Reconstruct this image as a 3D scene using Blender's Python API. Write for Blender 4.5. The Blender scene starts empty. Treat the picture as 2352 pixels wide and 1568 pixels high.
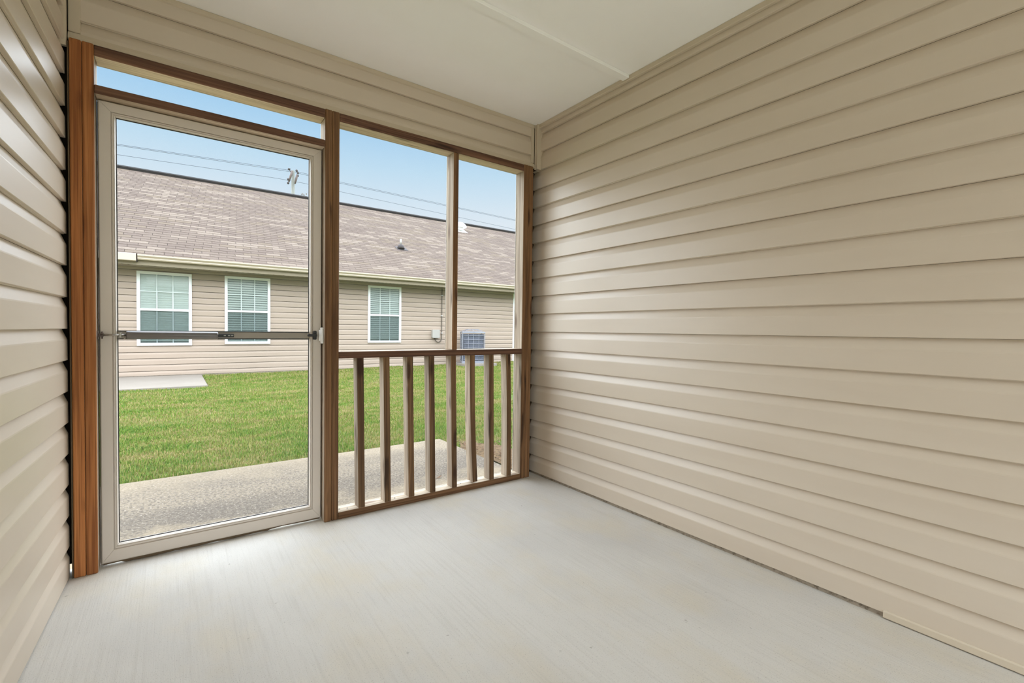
import bpy, bmesh, math, random
import numpy as np
from mathutils import Vector, Matrix

rng = random.Random(7)
nrg = np.random.default_rng(11)
S = bpy.context.scene
COL = S.collection

# ------------------------------------------------------------------ camera
cam_d = bpy.data.cameras.new('camera')
cam = bpy.data.objects.new('camera', cam_d)
COL.objects.link(cam)
F_PX, YAW, PITCH, ROLL = 1065.8, 0.63063, -0.02427, 0.01295
cam_d.sensor_fit = 'HORIZONTAL'
cam_d.sensor_width = 36.0
cam_d.lens = F_PX / 2352 * 36.0
cam_d.clip_start = 0.05
cam_d.clip_end = 500
fw = Vector((math.sin(YAW) * math.cos(PITCH), math.cos(YAW) * math.cos(PITCH), math.sin(PITCH)))
r0 = Vector((math.cos(YAW), -math.sin(YAW), 0))
u0 = r0.cross(fw)
rt = math.cos(ROLL) * r0 + math.sin(ROLL) * u0
up = -math.sin(ROLL) * r0 + math.cos(ROLL) * u0
m = Matrix((rt, up, -fw)).transposed().to_4x4()
m.translation = Vector((0, 0, 1.035))
cam.matrix_world = m
S.camera = cam

# ------------------------------------------------------------------ sky, sun, exposure
W = bpy.data.worlds.new('sky')
S.world = W
W.use_nodes = True
nt = W.node_tree
nt.nodes.clear()
wo = nt.nodes.new('ShaderNodeOutputWorld')
bg = nt.nodes.new('ShaderNodeBackground')
tc = nt.nodes.new('ShaderNodeTexCoord')
sx = nt.nodes.new('ShaderNodeSeparateXYZ')
rp = nt.nodes.new('ShaderNodeValToRGB')
nt.links.new(tc.outputs['Generated'], sx.inputs[0])
nt.links.new(sx.outputs['Z'], rp.inputs[0])
nt.links.new(rp.outputs[0], bg.inputs[0])
nt.links.new(bg.outputs[0], wo.inputs[0])
e = rp.color_ramp.elements
e[0].position = 0.0
e[0].color = (0.84, 0.91, 0.97, 1)
e[1].position = 1.0
e[1].color = (0.20, 0.43, 0.80, 1)
for pos, c in ((0.22, (0.78, 0.88, 0.965)), (0.31, (0.56, 0.78, 0.95)), (0.40, (0.36, 0.645, 0.93)), (0.62, (0.25, 0.52, 0.87))):
    k = e.new(pos)
    k.color = (*c, 1)
bg.inputs[1].default_value = 1.0

sun_d = bpy.data.lights.new('sun', 'SUN')
sun = bpy.data.objects.new('sun', sun_d)
COL.objects.link(sun)
sun_d.energy = 16.0
sun_d.angle = math.radians(180)
sun_d.color = (0.91, 0.97, 1.04)
sun_dir = Vector((0.05, -0.30, -0.95))          # hazy light: a very wide, soft sun on the yard side
sun.rotation_euler = sun_dir.to_track_quat('-Z', 'Y').to_euler()

S.view_settings.view_transform = 'Standard'
S.view_settings.look = 'None'
S.view_settings.gamma = 1.0
S.view_settings.use_curve_mapping = False
S.view_settings.exposure = 0.0
S.cycles.max_bounces = 12
S.cycles.diffuse_bounces = 8
S.cycles.transparent_max_bounces = 24
S.cycles.sample_clamp_indirect = 8.0


# ------------------------------------------------------------------ helpers
def srgb(r, g, b):
    f = lambda v: (v / 255 / 12.92) if v / 255 <= 0.04045 else ((v / 255 + 0.055) / 1.055) ** 2.4
    return (f(r), f(g), f(b), 1)


def mat(name, base, rough=0.5, spec=0.5, layers=(), bump=(), metallic=0.0, coord='Object', offset=True):
    """layers: (scale xyz, detail, lo, hi, colour, amount) noise mixes; bump: (scale xyz, detail, strength, distance)"""
    mt = bpy.data.materials.new(name)
    mt.use_nodes = True
    t = mt.node_tree
    bs = t.nodes['Principled BSDF']
    bs.inputs['Roughness'].default_value = rough
    bs.inputs['Specular IOR Level'].default_value = spec
    bs.inputs['Metallic'].default_value = metallic
    bs.inputs['Base Color'].default_value = base
    if not layers and not bump:
        return mt
    tcn = t.nodes.new('ShaderNodeTexCoord')
    vec = tcn.outputs[coord]
    if offset:
        oi = t.nodes.new('ShaderNodeObjectInfo')
        ml = t.nodes.new('ShaderNodeMath')
        ml.operation = 'MULTIPLY'
        ml.inputs[1].default_value = 37.0
        t.links.new(oi.outputs['Random'], ml.inputs[0])
        ad = t.nodes.new('ShaderNodeVectorMath')
        ad.operation = 'ADD'
        t.links.new(vec, ad.inputs[0])
        t.links.new(ml.outputs[0], ad.inputs[1])
        vec = ad.outputs[0]

    def noise(scale, detail, rgh=0.6, dist=0.0):
        mp = t.nodes.new('ShaderNodeMapping')
        mp.inputs['Scale'].default_value = scale
        t.links.new(vec, mp.inputs[0])
        n = t.nodes.new('ShaderNodeTexNoise')
        n.inputs['Scale'].default_value = 1.0
        n.inputs['Detail'].default_value = detail
        n.inputs['Roughness'].default_value = rgh
        n.inputs['Distortion'].default_value = dist
        t.links.new(mp.outputs[0], n.inputs['Vector'])
        return n.outputs['Fac']

    cur = None
    for sc, det, lo, hi, c, amt in layers:
        fac = noise(sc, det)
        mr = t.nodes.new('ShaderNodeMapRange')
        mr.inputs[1].default_value = lo
        mr.inputs[2].default_value = hi
        mr.inputs[3].default_value = 0
        mr.inputs[4].default_value = amt
        t.links.new(fac, mr.inputs[0])
        mx = t.nodes.new('ShaderNodeMix')
        mx.data_type = 'RGBA'
        t.links.new(mr.outputs[0], mx.inputs[0])
        if cur is None:
            mx.inputs[6].default_value = base
        else:
            t.links.new(cur, mx.inputs[6])
        mx.inputs[7].default_value = c
        cur = mx.outputs[2]
    if cur is not None:
        t.links.new(cur, bs.inputs['Base Color'])
    nrm = None
    for sc, det, st, dist in bump:
        b = t.nodes.new('ShaderNodeBump')
        b.inputs['Strength'].default_value = st
        b.inputs['Distance'].default_value = dist
        t.links.new(noise(sc, det), b.inputs['Height'])
        if nrm is not None:
            t.links.new(nrm, b.inputs['Normal'])
        nrm = b.outputs[0]
    if nrm is not None:
        t.links.new(nrm, bs.inputs['Normal'])
    return mt


def wood(name, base, dark, light, axis, rough=0.7):
    lo, hi, mid = 1.1, 75.0, 14.0
    def v(a, b):
        r = [b, b, b]
        r['xyz'.index(axis)] = a
        return tuple(r)
    mt = mat(name, base, rough, 0.3,
             layers=((v(0.7, mid), 4, 0.40, 0.66, dark, 0.75), (v(lo, hi), 3, 0.45, 0.68, light, 0.6),
                     (v(1.2, 45.0), 4, 0.50, 0.66, dark, 0.7), (v(1.6, 150.0), 2, 0.52, 0.70, dark, 0.8), (v(2.2, 15.0), 2, 0.635, 0.70, tuple(0.55 * c for c in dark[:3]) + (1,), 0.85)),
             bump=((v(1.5, 110.0), 3, 0.4, 0.004),))
    t = mt.node_tree                                          # knots; boards differ a little from one another
    bs = t.nodes['Principled BSDF']
    src = bs.inputs['Base Color'].links[0].from_socket
    kn = t.nodes.new('ShaderNodeTexVoronoi')
    kn.inputs['Scale'].default_value = 1.0
    kp = t.nodes.new('ShaderNodeMapping')
    kp.inputs['Scale'].default_value = v(2.4, 9.0)
    t.links.new(next(n for n in t.nodes if n.type == 'VECT_MATH').outputs[0], kp.inputs[0])
    t.links.new(kp.outputs[0], kn.inputs['Vector'])
    km = t.nodes.new('ShaderNodeMapRange')
    km.inputs[1].default_value = 0.10
    km.inputs[2].default_value = 0.19
    km.inputs[3].default_value = 0.8
    km.inputs[4].default_value = 0.0
    t.links.new(kn.outputs['Distance'], km.inputs[0])
    kx = t.nodes.new('ShaderNodeMix')
    kx.data_type = 'RGBA'
    t.links.new(km.outputs[0], kx.inputs[0])
    t.links.new(src, kx.inputs[6])
    kx.inputs[7].default_value = (dark[0] * 0.6, dark[1] * 0.5, dark[2] * 0.5, 1)
    src = kx.outputs[2]
    oi = t.nodes.new('ShaderNodeObjectInfo')
    mr = t.nodes.new('ShaderNodeMapRange')
    mr.inputs[3].default_value = 0.84
    mr.inputs[4].default_value = 1.16
    hs = t.nodes.new('ShaderNodeHueSaturation')
    t.links.new(oi.outputs['Random'], mr.inputs[0])
    t.links.new(mr.outputs[0], hs.inputs['Value'])
    t.links.new(src, hs.inputs['Color'])
    t.links.new(hs.outputs[0], bs.inputs['Base Color'])
    return mt


def see_through(name, tint, film, film_rough, amount, gloss=0.0):
    """thin sheet: transparent, a share of diffuse film, a fresnel share of mirror"""
    mt = bpy.data.materials.new(name)
    mt.use_nodes = True
    t = mt.node_tree
    t.nodes.clear()
    out = t.nodes.new('ShaderNodeOutputMaterial')
    tr = t.nodes.new('ShaderNodeBsdfTransparent')
    tr.inputs[0].default_value = tint
    df = t.nodes.new('ShaderNodeBsdfDiffuse')
    df.inputs[0].default_value = film
    mx = t.nodes.new('ShaderNodeMixShader')
    mx.inputs[0].default_value = amount
    t.links.new(tr.outputs[0], mx.inputs[1])
    t.links.new(df.outputs[0], mx.inputs[2])
    last = mx.outputs[0]
    if gloss:
        gl = t.nodes.new('ShaderNodeBsdfGlossy')
        gl.inputs['Roughness'].default_value = film_rough
        fr = t.nodes.new('ShaderNodeFresnel')
        fr.inputs[0].default_value = 1.5
        m2 = t.nodes.new('ShaderNodeMixShader')
        mm = t.nodes.new('ShaderNodeMath')
        mm.operation = 'MULTIPLY'
        mm.inputs[1].default_value = gloss
        t.links.new(fr.outputs[0], mm.inputs[0])
        t.links.new(mm.outputs[0], m2.inputs[0])
        t.links.new(last, m2.inputs[1])
        t.links.new(gl.outputs[0], m2.inputs[2])
        last = m2.outputs[0]
    t.links.new(last, out.inputs[0])
    return mt


ORIG = {}


def wloc(o):
    return Vector(ORIG.get(o.name, (0, 0, 0))) if o is not None else Vector((0, 0, 0))


def props(o, label=None, cat=None, group=None, kind=None):
    if label: o['label'] = label
    if cat: o['category'] = cat
    if group: o['group'] = group
    if kind: o['kind'] = kind
    return o


def empty(name, loc, label=None, cat=None, group=None, kind=None):
    o = bpy.data.objects.new(name, None)
    COL.objects.link(o)
    o.location = loc
    o.empty_display_size = 0.1
    ORIG[o.name] = tuple(loc)
    return props(o, label, cat, group, kind)


class MB:
    """collects geometry in world coordinates"""
    def __init__(self):
        self.bm = bmesh.new()

    def box(self, x0, x1, y0, y1, z0, z1, ch=0.0, mi=0):
        vs = [self.bm.verts.new(p) for p in ((x0, y0, z0), (x1, y0, z0), (x1, y1, z0), (x0, y1, z0), (x0, y0, z1), (x1, y0, z1), (x1, y1, z1), (x0, y1, z1))]
        fs = [self.bm.faces.new([vs[i] for i in q]) for q in ((3, 2, 1, 0), (4, 5, 6, 7), (0, 1, 5, 4), (1, 2, 6, 5), (2, 3, 7, 6), (3, 0, 4, 7))]
        for f in fs: f.material_index = mi
        if ch:
            es = list({e for f in fs for e in f.edges})
            r = bmesh.ops.bevel(self.bm, geom=es, offset=ch, segments=1, profile=0.5, affect='EDGES')
            for f in r['faces']: f.material_index = mi
        return self

    def tube(self, pts, r, n=10, caps=True):
        pts = [Vector(p) for p in pts]
        rad = r if isinstance(r, (list, tuple)) else [r] * len(pts)
        rings = []
        prev = None
        for i, p in enumerate(pts):
            d = (pts[min(i + 1, len(pts) - 1)] - pts[max(i - 1, 0)])
            if d.length < 1e-9: d = Vector((0, 0, 1))
            d.normalize()
            a = prev if prev is not None else (Vector((0, 0, 1)) if abs(d.z) < 0.9 else Vector((1, 0, 0)))
            a = (a - d * a.dot(d)).normalized()
            prev = a
            b = d.cross(a)
            rings.append([self.bm.verts.new(p + rad[i] * (math.cos(2 * math.pi * k / n) * a + math.sin(2 * math.pi * k / n) * b)) for k in range(n)])
        for i in range(len(rings) - 1):
            for k in range(n):
                f = self.bm.faces.new((rings[i][k], rings[i][(k + 1) % n], rings[i + 1][(k + 1) % n], rings[i + 1][k]))
                f.smooth = True
        if caps:
            self.bm.faces.new(rings[0][::-1])
            self.bm.faces.new(rings[-1])
        return self

    def prism(self, poly, o, ax, ay, along):
        """polygon (a, b) in the plane (ax, ay) at o, swept by vector along"""
        o, ax, ay, along = Vector(o), Vector(ax), Vector(ay), Vector(along)
        A = [self.bm.verts.new(o + ax * p[0] + ay * p[1]) for p in poly]
        B = [self.bm.verts.new(o + ax * p[0] + ay * p[1] + along) for p in poly]
        n = len(poly)
        for i in range(n):
            self.bm.faces.new((A[i], A[(i + 1) % n], B[(i + 1) % n], B[i]))
        self.bm.faces.new(A[::-1])
        self.bm.faces.new(B)
        return self

    def mesh(self, name, mats, origin=(0, 0, 0)):
        bmesh.ops.recalc_face_normals(self.bm, faces=self.bm.faces)
        bmesh.ops.translate(self.bm, verts=self.bm.verts, vec=-Vector(origin))
        me = bpy.data.meshes.new(name)
        self.bm.to_mesh(me)
        self.bm.free()
        for mm in (mats if isinstance(mats, (list, tuple)) else [mats]):
            me.materials.append(mm)
        return me


def link(name, me, parent=None, loc=(0, 0, 0), rot=None):
    """loc is the world place of the mesh origin"""
    o = bpy.data.objects.new(name, me)
    COL.objects.link(o)
    if parent is not None: o.parent = parent
    o.location = Vector(loc) - wloc(parent)
    if rot is not None: o.rotation_euler = rot
    ORIG[o.name] = tuple(loc)
    return o


def build(name, mb, mats, parent=None, origin=None, **pr):
    """mesh object; origin (world) defaults to the parent's, or the centre of the foot for a top-level thing"""
    if origin is None:
        if parent is not None:
            origin = wloc(parent)
        else:
            co = [v.co for v in mb.bm.verts]
            origin = ((min(c.x for c in co) + max(c.x for c in co)) / 2, (min(c.y for c in co) + max(c.y for c in co)) / 2, min(c.z for c in co))
    me = mb.mesh(name, mats, origin)
    return props(link(name, me, parent, origin), **pr)


# ------------------------------------------------------------------ materials
SIDING = srgb(207, 193, 174)
m_siding = mat('vinyl_siding', SIDING, 0.40, 0.9,
               layers=(((1.2, 1.2, 7), 3, 0.4, 0.7, srgb(201, 186, 166), 0.6),),
               bump=(((6, 6, 90), 3, 0.10, 0.002),))
m_vtrim = mat('vinyl_trim', srgb(202, 188, 166), 0.4, 0.5)
m_dark = mat('dark_sheathing', srgb(66, 54, 42), 0.9, 0.2)
m_ceil = mat('white_ceiling_board', srgb(250, 249, 246), 0.75, 0.3,
             layers=(((3, 3, 3), 4, 0.4, 0.7, srgb(246, 244, 240), 0.5),))
m_floor = mat('broomed_concrete', srgb(201, 196, 187), 0.85, 0.25,
              layers=(((1.3, 0.9, 1), 4, 0.42, 0.66, srgb(186, 181, 173), 0.75),
                      ((2.6, 1.6, 1), 4, 0.48, 0.7, srgb(200, 188, 164), 0.6),
                      ((85, 2.5, 1), 4, 0.5, 0.75, srgb(174, 167, 156), 0.34),
                      ((330, 210, 1), 2, 0.60, 0.72, srgb(120, 114, 105), 0.55),
                      ((34, 28, 1), 2, 0.72, 0.78, srgb(128, 120, 108), 0.5)),
              bump=(((160, 5, 1), 3, 0.30, 0.004), ((240, 120, 1), 2, 0.25, 0.002)), offset=False)
m_patio = mat('weathered_concrete', srgb(122, 110, 93), 0.9, 0.2,
              layers=(((0.7, 2.0, 1), 5, 0.42, 0.62, srgb(92, 83, 72), 0.8),
                      ((55, 55, 1), 4, 0.45, 0.61, srgb(74, 66, 57), 0.8),
                      ((75, 75, 1), 2, 0.58, 0.68, srgb(158, 148, 134), 0.7)),
              bump=(((70, 70, 70), 3, 0.5, 0.006),), offset=False)


def cement_bands(mt):
    t = mt.node_tree
    bs = t.nodes['Principled BSDF']
    src = bs.inputs['Base Color'].links[0].from_socket
    tcn = t.nodes.new('ShaderNodeTexCoord')
    sp = t.nodes.new('ShaderNodeSeparateXYZ')
    t.links.new(tcn.outputs['Object'], sp.inputs[0])
    nz = t.nodes.new('ShaderNodeTexNoise')
    nz.inputs['Scale'].default_value = 4.0
    nz.inputs['Detail'].default_value = 6
    t.links.new(tcn.outputs['Object'], nz.inputs['Vector'])
    ad = t.nodes.new('ShaderNodeMath')
    ad.operation = 'MULTIPLY_ADD'
    t.links.new(nz.outputs['Fac'], ad.inputs[0])
    ad.inputs[1].default_value = 0.9
    t.links.new(sp.outputs['Y'], ad.inputs[2])
    cr = t.nodes.new('ShaderNodeValToRGB')
    el = cr.color_ramp.elements
    mp = t.nodes.new('ShaderNodeMapRange')
    mp.inputs[1].default_value = -0.4
    mp.inputs[2].default_value = 1.3
    t.links.new(ad.outputs[0], mp.inputs[0])
    t.links.new(mp.outputs[0], cr.inputs[0])
    el[0].position, el[0].color = 0.10, (0.85, 0.85, 0.85, 1)
    el[1].position, el[1].color = 0.95, (0.38, 0.38, 0.38, 1)
    for p_, v in ((0.32, 0.0), (0.62, 0.0), (0.80, 0.22)):
        k = el.new(p_)
        k.color = (v, v, v, 1)
    mx = t.nodes.new('ShaderNodeMix')
    mx.data_type = 'RGBA'
    t.links.new(cr.outputs[0], mx.inputs[0])
    t.links.new(src, mx.inputs[6])
    mx.inputs[7].default_value = srgb(154, 138, 112)
    t.links.new(mx.outputs[2], bs.inputs['Base Color'])


cement_bands(m_patio)
m_pad = mat('pale_concrete', srgb(142, 133, 122), 0.9, 0.2, layers=(((2, 2, 2), 4, 0.4, 0.7, srgb(128, 119, 108), 0.6),), offset=False)
BR, BD, BL = srgb(176, 114, 64), srgb(116, 66, 32), srgb(196, 136, 82)
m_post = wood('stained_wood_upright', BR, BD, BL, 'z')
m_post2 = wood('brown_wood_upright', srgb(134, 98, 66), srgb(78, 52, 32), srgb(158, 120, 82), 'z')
m_grey_z = wood('weathered_lit_wood_upright', srgb(178, 162, 142), srgb(126, 108, 90), srgb(200, 186, 168), 'z')  # weathered tone, paled further by outdoor light put into the colour
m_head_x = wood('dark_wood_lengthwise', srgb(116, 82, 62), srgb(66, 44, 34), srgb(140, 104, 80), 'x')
m_grey_x = wood('weathered_lit_wood_lengthwise', srgb(208, 191, 166), srgb(168, 148, 122), srgb(222, 208, 188), 'x')  # weathering plus the light from outside, both in the base colour
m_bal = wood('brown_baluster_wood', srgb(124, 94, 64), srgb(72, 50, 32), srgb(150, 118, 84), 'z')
m_door = mat('almond_aluminium', srgb(214, 204, 192), 0.42, 0.5)
m_bead = mat('almond_bead', srgb(190, 184, 172), 0.35, 0.5)
m_black = mat('black_plastic', srgb(34, 31, 30), 0.4, 0.5)
m_gun = mat('gunmetal_tube', srgb(120, 116, 114), 0.34, 0.6, metallic=0.6)
m_steel = mat('bright_steel', srgb(170, 164, 155), 0.3, 0.5, metallic=0.9)
m_white = mat('white_vinyl', srgb(246, 246, 245), 0.4, 0.5)
m_gap_trim = mat('brown_gap_shade_and_trim', srgb(96, 80, 60), 0.7, 0.3)  # brown for the painted shade band under the door and the wall trim
m_screen = see_through('insect_mesh', (1, 1, 1, 1), srgb(196, 202, 206), 0.5, 0.05)
m_midbar = mat('grey_bar', srgb(158, 150, 138), 0.4, 0.5)
m_lawn = mat('lawn_soil', srgb(78, 92, 38), 0.95, 0.1,
             layers=(((0.8, 1.4, 1), 5, 0.45, 0.65, srgb(102, 98, 54), 0.7), ((14, 14, 14), 4, 0.45, 0.7, srgb(58, 72, 26), 0.8)), offset=False)
m_gutter = mat('cream_gutter', srgb(206, 188, 166), 0.35, 0.5)
m_soffit = mat('tan_soffit', srgb(150, 136, 112), 0.5, 0.4)
m_hsiding = mat('house_siding', srgb(173, 154, 136), 0.5, 0.4, layers=(((1.0, 1.0, 5), 3, 0.4, 0.7, srgb(163, 144, 126), 0.5),))
m_deck = mat('roof_felt', srgb(52, 45, 40), 0.95, 0.1)
m_sh = [mat('shingle_' + n, srgb(*c), 0.95, 0.15, layers=(((40, 40, 40), 2, 0.45, 0.7, srgb(c[0] - 20, c[1] - 20, c[2] - 19), 0.6),))
        for n, c in (('taupe', (110, 97, 87)), ('pale', (125, 112, 100)), ('mauve', (104, 91, 82)), ('tan', (112, 99, 86)))]
m_ridge = mat('dark_ridge_cap', srgb(30, 26, 24), 0.9, 0.2)
m_glass = see_through('window_glass', srgb(246, 249, 247), srgb(200, 206, 202), 0.03, 0.05, 0.8)
m_glass2 = see_through('screened_window_glass', srgb(226, 232, 230), srgb(104, 112, 111), 0.05, 0.17, 0.5)
m_blind = mat('white_blind', srgb(236, 239, 234), 0.5, 0.4)
m_roomdark = mat('unlit_room', srgb(120, 132, 128), 0.9, 0.1)
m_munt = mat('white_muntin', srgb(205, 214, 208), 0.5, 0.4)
m_munt2 = mat('mesh_dimmed_muntin', srgb(128, 140, 138), 0.6, 0.3)  # stands in front of the pane; the mesh's dimming is painted into this grey
m_ac = mat('grey_painted_steel', srgb(134, 136, 144), 0.4, 0.5)
m_coil = mat('dark_coil', srgb(84, 88, 100), 0.6, 0.4, layers=(((6, 6, 14), 4, 0.45, 0.65, srgb(62, 66, 78), 0.9),))
m_box = mat('grey_box_plastic', srgb(170, 165, 156), 0.5, 0.4)
m_cond = mat('grey_conduit', srgb(88, 78, 66), 0.5, 0.4)
m_leadboot = mat('dark_boot', srgb(74, 68, 68), 0.7, 0.3)
m_pole = mat('grey_pole_wood', srgb(128, 130, 120), 0.9, 0.2, layers=(((20, 20, 2), 3, 0.4, 0.7, srgb(96, 92, 82), 0.7),))
m_wire = mat('wire', srgb(92, 100, 112), 0.6, 0.3)
m_iron = mat('brown_iron', srgb(100, 86, 80), 0.6, 0.3)
m_leaf = mat('dry_leaf_brown', srgb(98, 72, 50), 0.8, 0.2)
m_strip = mat('grey_sill_grit', srgb(158, 146, 130), 0.95, 0.1, layers=(((60, 60, 60), 3, 0.5, 0.7, srgb(104, 92, 78), 0.9),), offset=False)

# ------------------------------------------------------------------ porch floor, ceiling
CZ = 2.48
mb = MB()
# front edge of the slab slightly chipped under the door
mb.box(-0.75, 2.6, -5.0, 2.665, -0.16, 0.0, 0.004)  # slab runs on unseen behind the camera to bounce sunlight inside
floor = build('floor', mb, m_floor, origin=(0, 0, 0), kind='structure', label='pale broom-finished concrete porch floor')

mb = MB().box(-0.75, 2.6, -2.1, 2.70, CZ, CZ + 0.30)
ceiling = build('ceiling', mb, m_ceil, origin=(1, 1, CZ), kind='structure', label='flat white porch ceiling with one batten')
mb = MB().box(-0.37, 2.076, 1.758, 1.804, CZ - 0.019, CZ - 0.0004, 0.002)
build('batten', mb, m_ceil, ceiling)


# ------------------------------------------------------------------ lapped siding
E_ = 0.127
PD = 0.021                                   # how far the lip stands off the sheathing
PROF_A = [(0.0052, 0.0), (0.0194, 0.0), (0.0210, 0.0016), (0.0205, 0.081), (0.0197, 0.0855), (0.0056, 0.1205), (0.0046, 0.1262), (0.001, 0.1262), (0.001, 0.012), (0.0052, 0.007)]
PROF_B = [(0.0060, -0.0026), (0.0125, -0.0026), (0.0130, -0.0006), (0.0194, 0.0), (0.0210, 0.0016), (0.0205, 0.081), (0.0197, 0.0855), (0.0056, 0.1205), (0.0046, 0.1262), (0.001, 0.1262), (0.001, 0.012), (0.0060, 0.007)]


PROF_H = [(0.006, 0.0), (0.0145, 0.0), (0.0160, 0.0016), (0.0156, 0.078), (0.0148, 0.083), (0.0080, 0.1165), (0.001, 0.1175), (0.001, 0.005), (0.006, 0.004)]


def clip(poly, lo, hi):
    def half(pl, z, keep_above):
        out = []
        for i in range(len(pl)):
            a, b = pl[i], pl[(i + 1) % len(pl)]
            ia = (a[1] >= z) if keep_above else (a[1] <= z)
            ib = (b[1] >= z) if keep_above else (b[1] <= z)
            if ia: out.append(a)
            if ia != ib:
                tt = (z - a[1]) / (b[1] - a[1])
                out.append((a[0] + tt * (b[0] - a[0]), z))
        return out
    if lo is not None: poly = half(poly, lo, True)
    if hi is not None: poly = half(poly, hi, False)
    return poly


def boards(parent, origin, nrm, along, zs, zmin, zmax, material, name='siding_board', cuts=None, prof=None):
    """courses of lapped siding; zs = bottom edge of each course; cuts(z0, z1) gives the stretches (a, b) along the wall"""
    cache = {}
    nrm, along = Vector(nrm), Vector(along)
    L = along.length
    ud = along.normalized()
    for i, z in enumerate(zs):
        pr = prof or (PROF_B if i % 2 else PROF_A)
        lo = zmin - z if z - 0.005 < zmin else None
        hi = zmax - z if z + E_ > zmax else None
        for a, b, l2, h2 in (cuts(z, z + E_) if cuts else [(0, L, None, None)]):
            lo2 = lo if l2 is None else l2 - z
            hi2 = hi if h2 is None else h2 - z
            key = (i % 2, lo2, hi2, round(a, 4), round(b, 4))
            if key not in cache:
                poly = clip(pr, lo2, hi2)
                if len(poly) < 3: continue
                cache[key] = MB().prism(poly, ud * a, nrm, (0, 0, 1), ud * (b - a)).mesh(name, material)
            link(name, cache[key], parent, Vector(origin) + Vector((0, 0, z)))


# right wall
XR = 2.098 + PD
WB = -2.1
mb = MB().box(XR, XR + 0.12, WB, 2.66, 0.0, CZ)
wall_r = build('wall_right', mb, m_dark, origin=(XR, 1.0, 0), kind='structure', label='long tan lapped vinyl wall on the right of the porch')
boards(wall_r, (XR, 2.645, 0), (-1, 0, 0), (0, WB - 2.645, 0), [1.0267 + (k - 8) * E_ for k in range(0, 20)], 0.019, CZ - 0.008, m_siding)
JT = [(0, 0), (0.035, 0), (0.035, 0.004), (0.0345, 0.026), (0.031, 0.030), (0, 0.030)]       # J-channel section: depth out, height
mb = MB().prism([(0, 0), (0.039, 0), (0.041, -0.003), (0.041, -0.024), (0.038, -0.027), (0.022, -0.027), (0.022, -0.02), (0, -0.02)], (XR, WB, CZ - 0.0005), (-1, 0, 0), (0, 0, 1), (0, 2.565 - WB, 0))
build('top_trim', mb, m_vtrim, wall_r)
mb = MB().prism([(0, 0), (0.053, 0), (0.055, 0.002), (0.055, 0.006), (0.050, 0.009), (0.050, 0.022), (0.055, 0.025), (0.055, 0.030), (0.0, 0.030)], (XR, 2.556, 2.168), (-1, 0, 0), (0, 1, 0), (0, 0, CZ - 2.168 - 0.001))
build('corner_trim', mb, m_vtrim, wall_r)
mb = MB().prism([(0.0202, 0), (0.027, 0), (0.0295, 0.003), (0.028, 0.022), (0.0245, 0.0265), (0.0202, 0.0265)], (XR, WB, 0.003), (-1, 0, 0), (0, 0, 1), (0, 0.543 - WB, 0))
build('bottom_trim', mb, m_vtrim, wall_r)
mb = MB()
yy = 2.64
ys = [2.64 - i * 0.06 for i in range(36)]
for i in range(35):
    z = 0.0175 + rng.uniform(-0.003, 0.001)
    w = rng.uniform(0.001, 0.006)
    mb.box(XR - 0.0085 - w, XR - 0.0005, ys[i + 1], ys[i], 0.0, z)
build('gritty_sill_strip', mb, m_strip, wall_r, label='rough grey sill strip along the floor')

# left wall, very slightly out of square with the opening
SL = 0.03
ldir = Vector((SL, 1, 0)).normalized()
lnr = Vector((1, -SL, 0)).normalized()
XL0 = -0.345 - PD                       # sheathing face at Y = 2.58
P0 = Vector((XL0, 2.58, 0)) + ldir * (WB - 2.58)
LL = (2.572 - WB) / ldir.y
mb = MB().prism([(0, 0), (0, 0.0), (0, 0)], (0, 0, 0), (1, 0, 0), (0, 1, 0), (0, 0, 1)) if False else MB()
mb.prism([(0, 0), (-0.12, 0), (-0.12, CZ), (0, CZ)], P0, lnr, (0, 0, 1), ldir * ((2.645 - WB) / ldir.y))
wall_l = build('wall_left', mb, m_dark, origin=(XL0, 1.0, 0), kind='structure', label='pale lapped vinyl wall at the left edge of the porch')
boards(wall_l, P0, lnr, ldir * LL, [1.018 + (k - 8) * E_ for k in range(0, 20)], 0.006, CZ - 0.008, m_siding)
mb = MB().box(-0.3372, -0.3325, 2.556, 2.64, 0.0, 2.16, 0.001)
build('end_trim', mb, m_gap_trim, wall_l)
mb = MB().prism([(0, 0), (0.026, 0), (0.028, 0.003), (0.028, 0.018), (0.024, 0.020), (0, 0.020)], P0 + ldir * (LL - 0.02) + Vector((0, 0, 2.14)), lnr, ldir, (0, 0, CZ - 2.141))
build('corner_trim', mb, m_vtrim, wall_l)

build('backing_strip', MB().box(-0.372, -0.3315, 2.6412, 2.652, 0.03, CZ - 0.001), m_dark, wall_l)
build('backing_strip', MB().box(2.0312, XR - 0.0004, 2.6412, 2.652, 0.002, CZ - 0.001), m_dark, wall_r)

# siding-clad beam above the screens
YB = 2.612
mb = MB().box(-0.40, XR, YB, 2.70, 2.176, CZ)
wall_f = build('wall_front', mb, m_dark, origin=(1, YB, 2.176), kind='structure', label='tan siding-clad beam across the top of the screens')
boards(wall_f, (-0.315, YB, 0), (0, -1, 0), (2.366, 0, 0), [2.143, 2.270, 2.397], 2.212, CZ - 0.008, m_siding)
mb = MB().prism([(0, 0), (0.029, 0), (0.033, 0.006), (0.031, 0.020), (0.025, 0.034), (0.021, 0.036), (0, 0.036)], (-0.337, YB, 2.177), (0, -1, 0), (0, 0, 1), (2.398, 0, 0))
build('bottom_trim', mb, m_vtrim, wall_f)
mb = MB().prism([(0, 0), (0.026, 0), (0.028, -0.003), (0.028, -0.021), (0.0215, -0.025), (0, -0.025)], (-0.337, YB, CZ - 0.0005), (0, -1, 0), (0, 0, 1), (2.398, 0, 0))
build('top_trim', mb, m_vtrim, wall_f)
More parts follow.
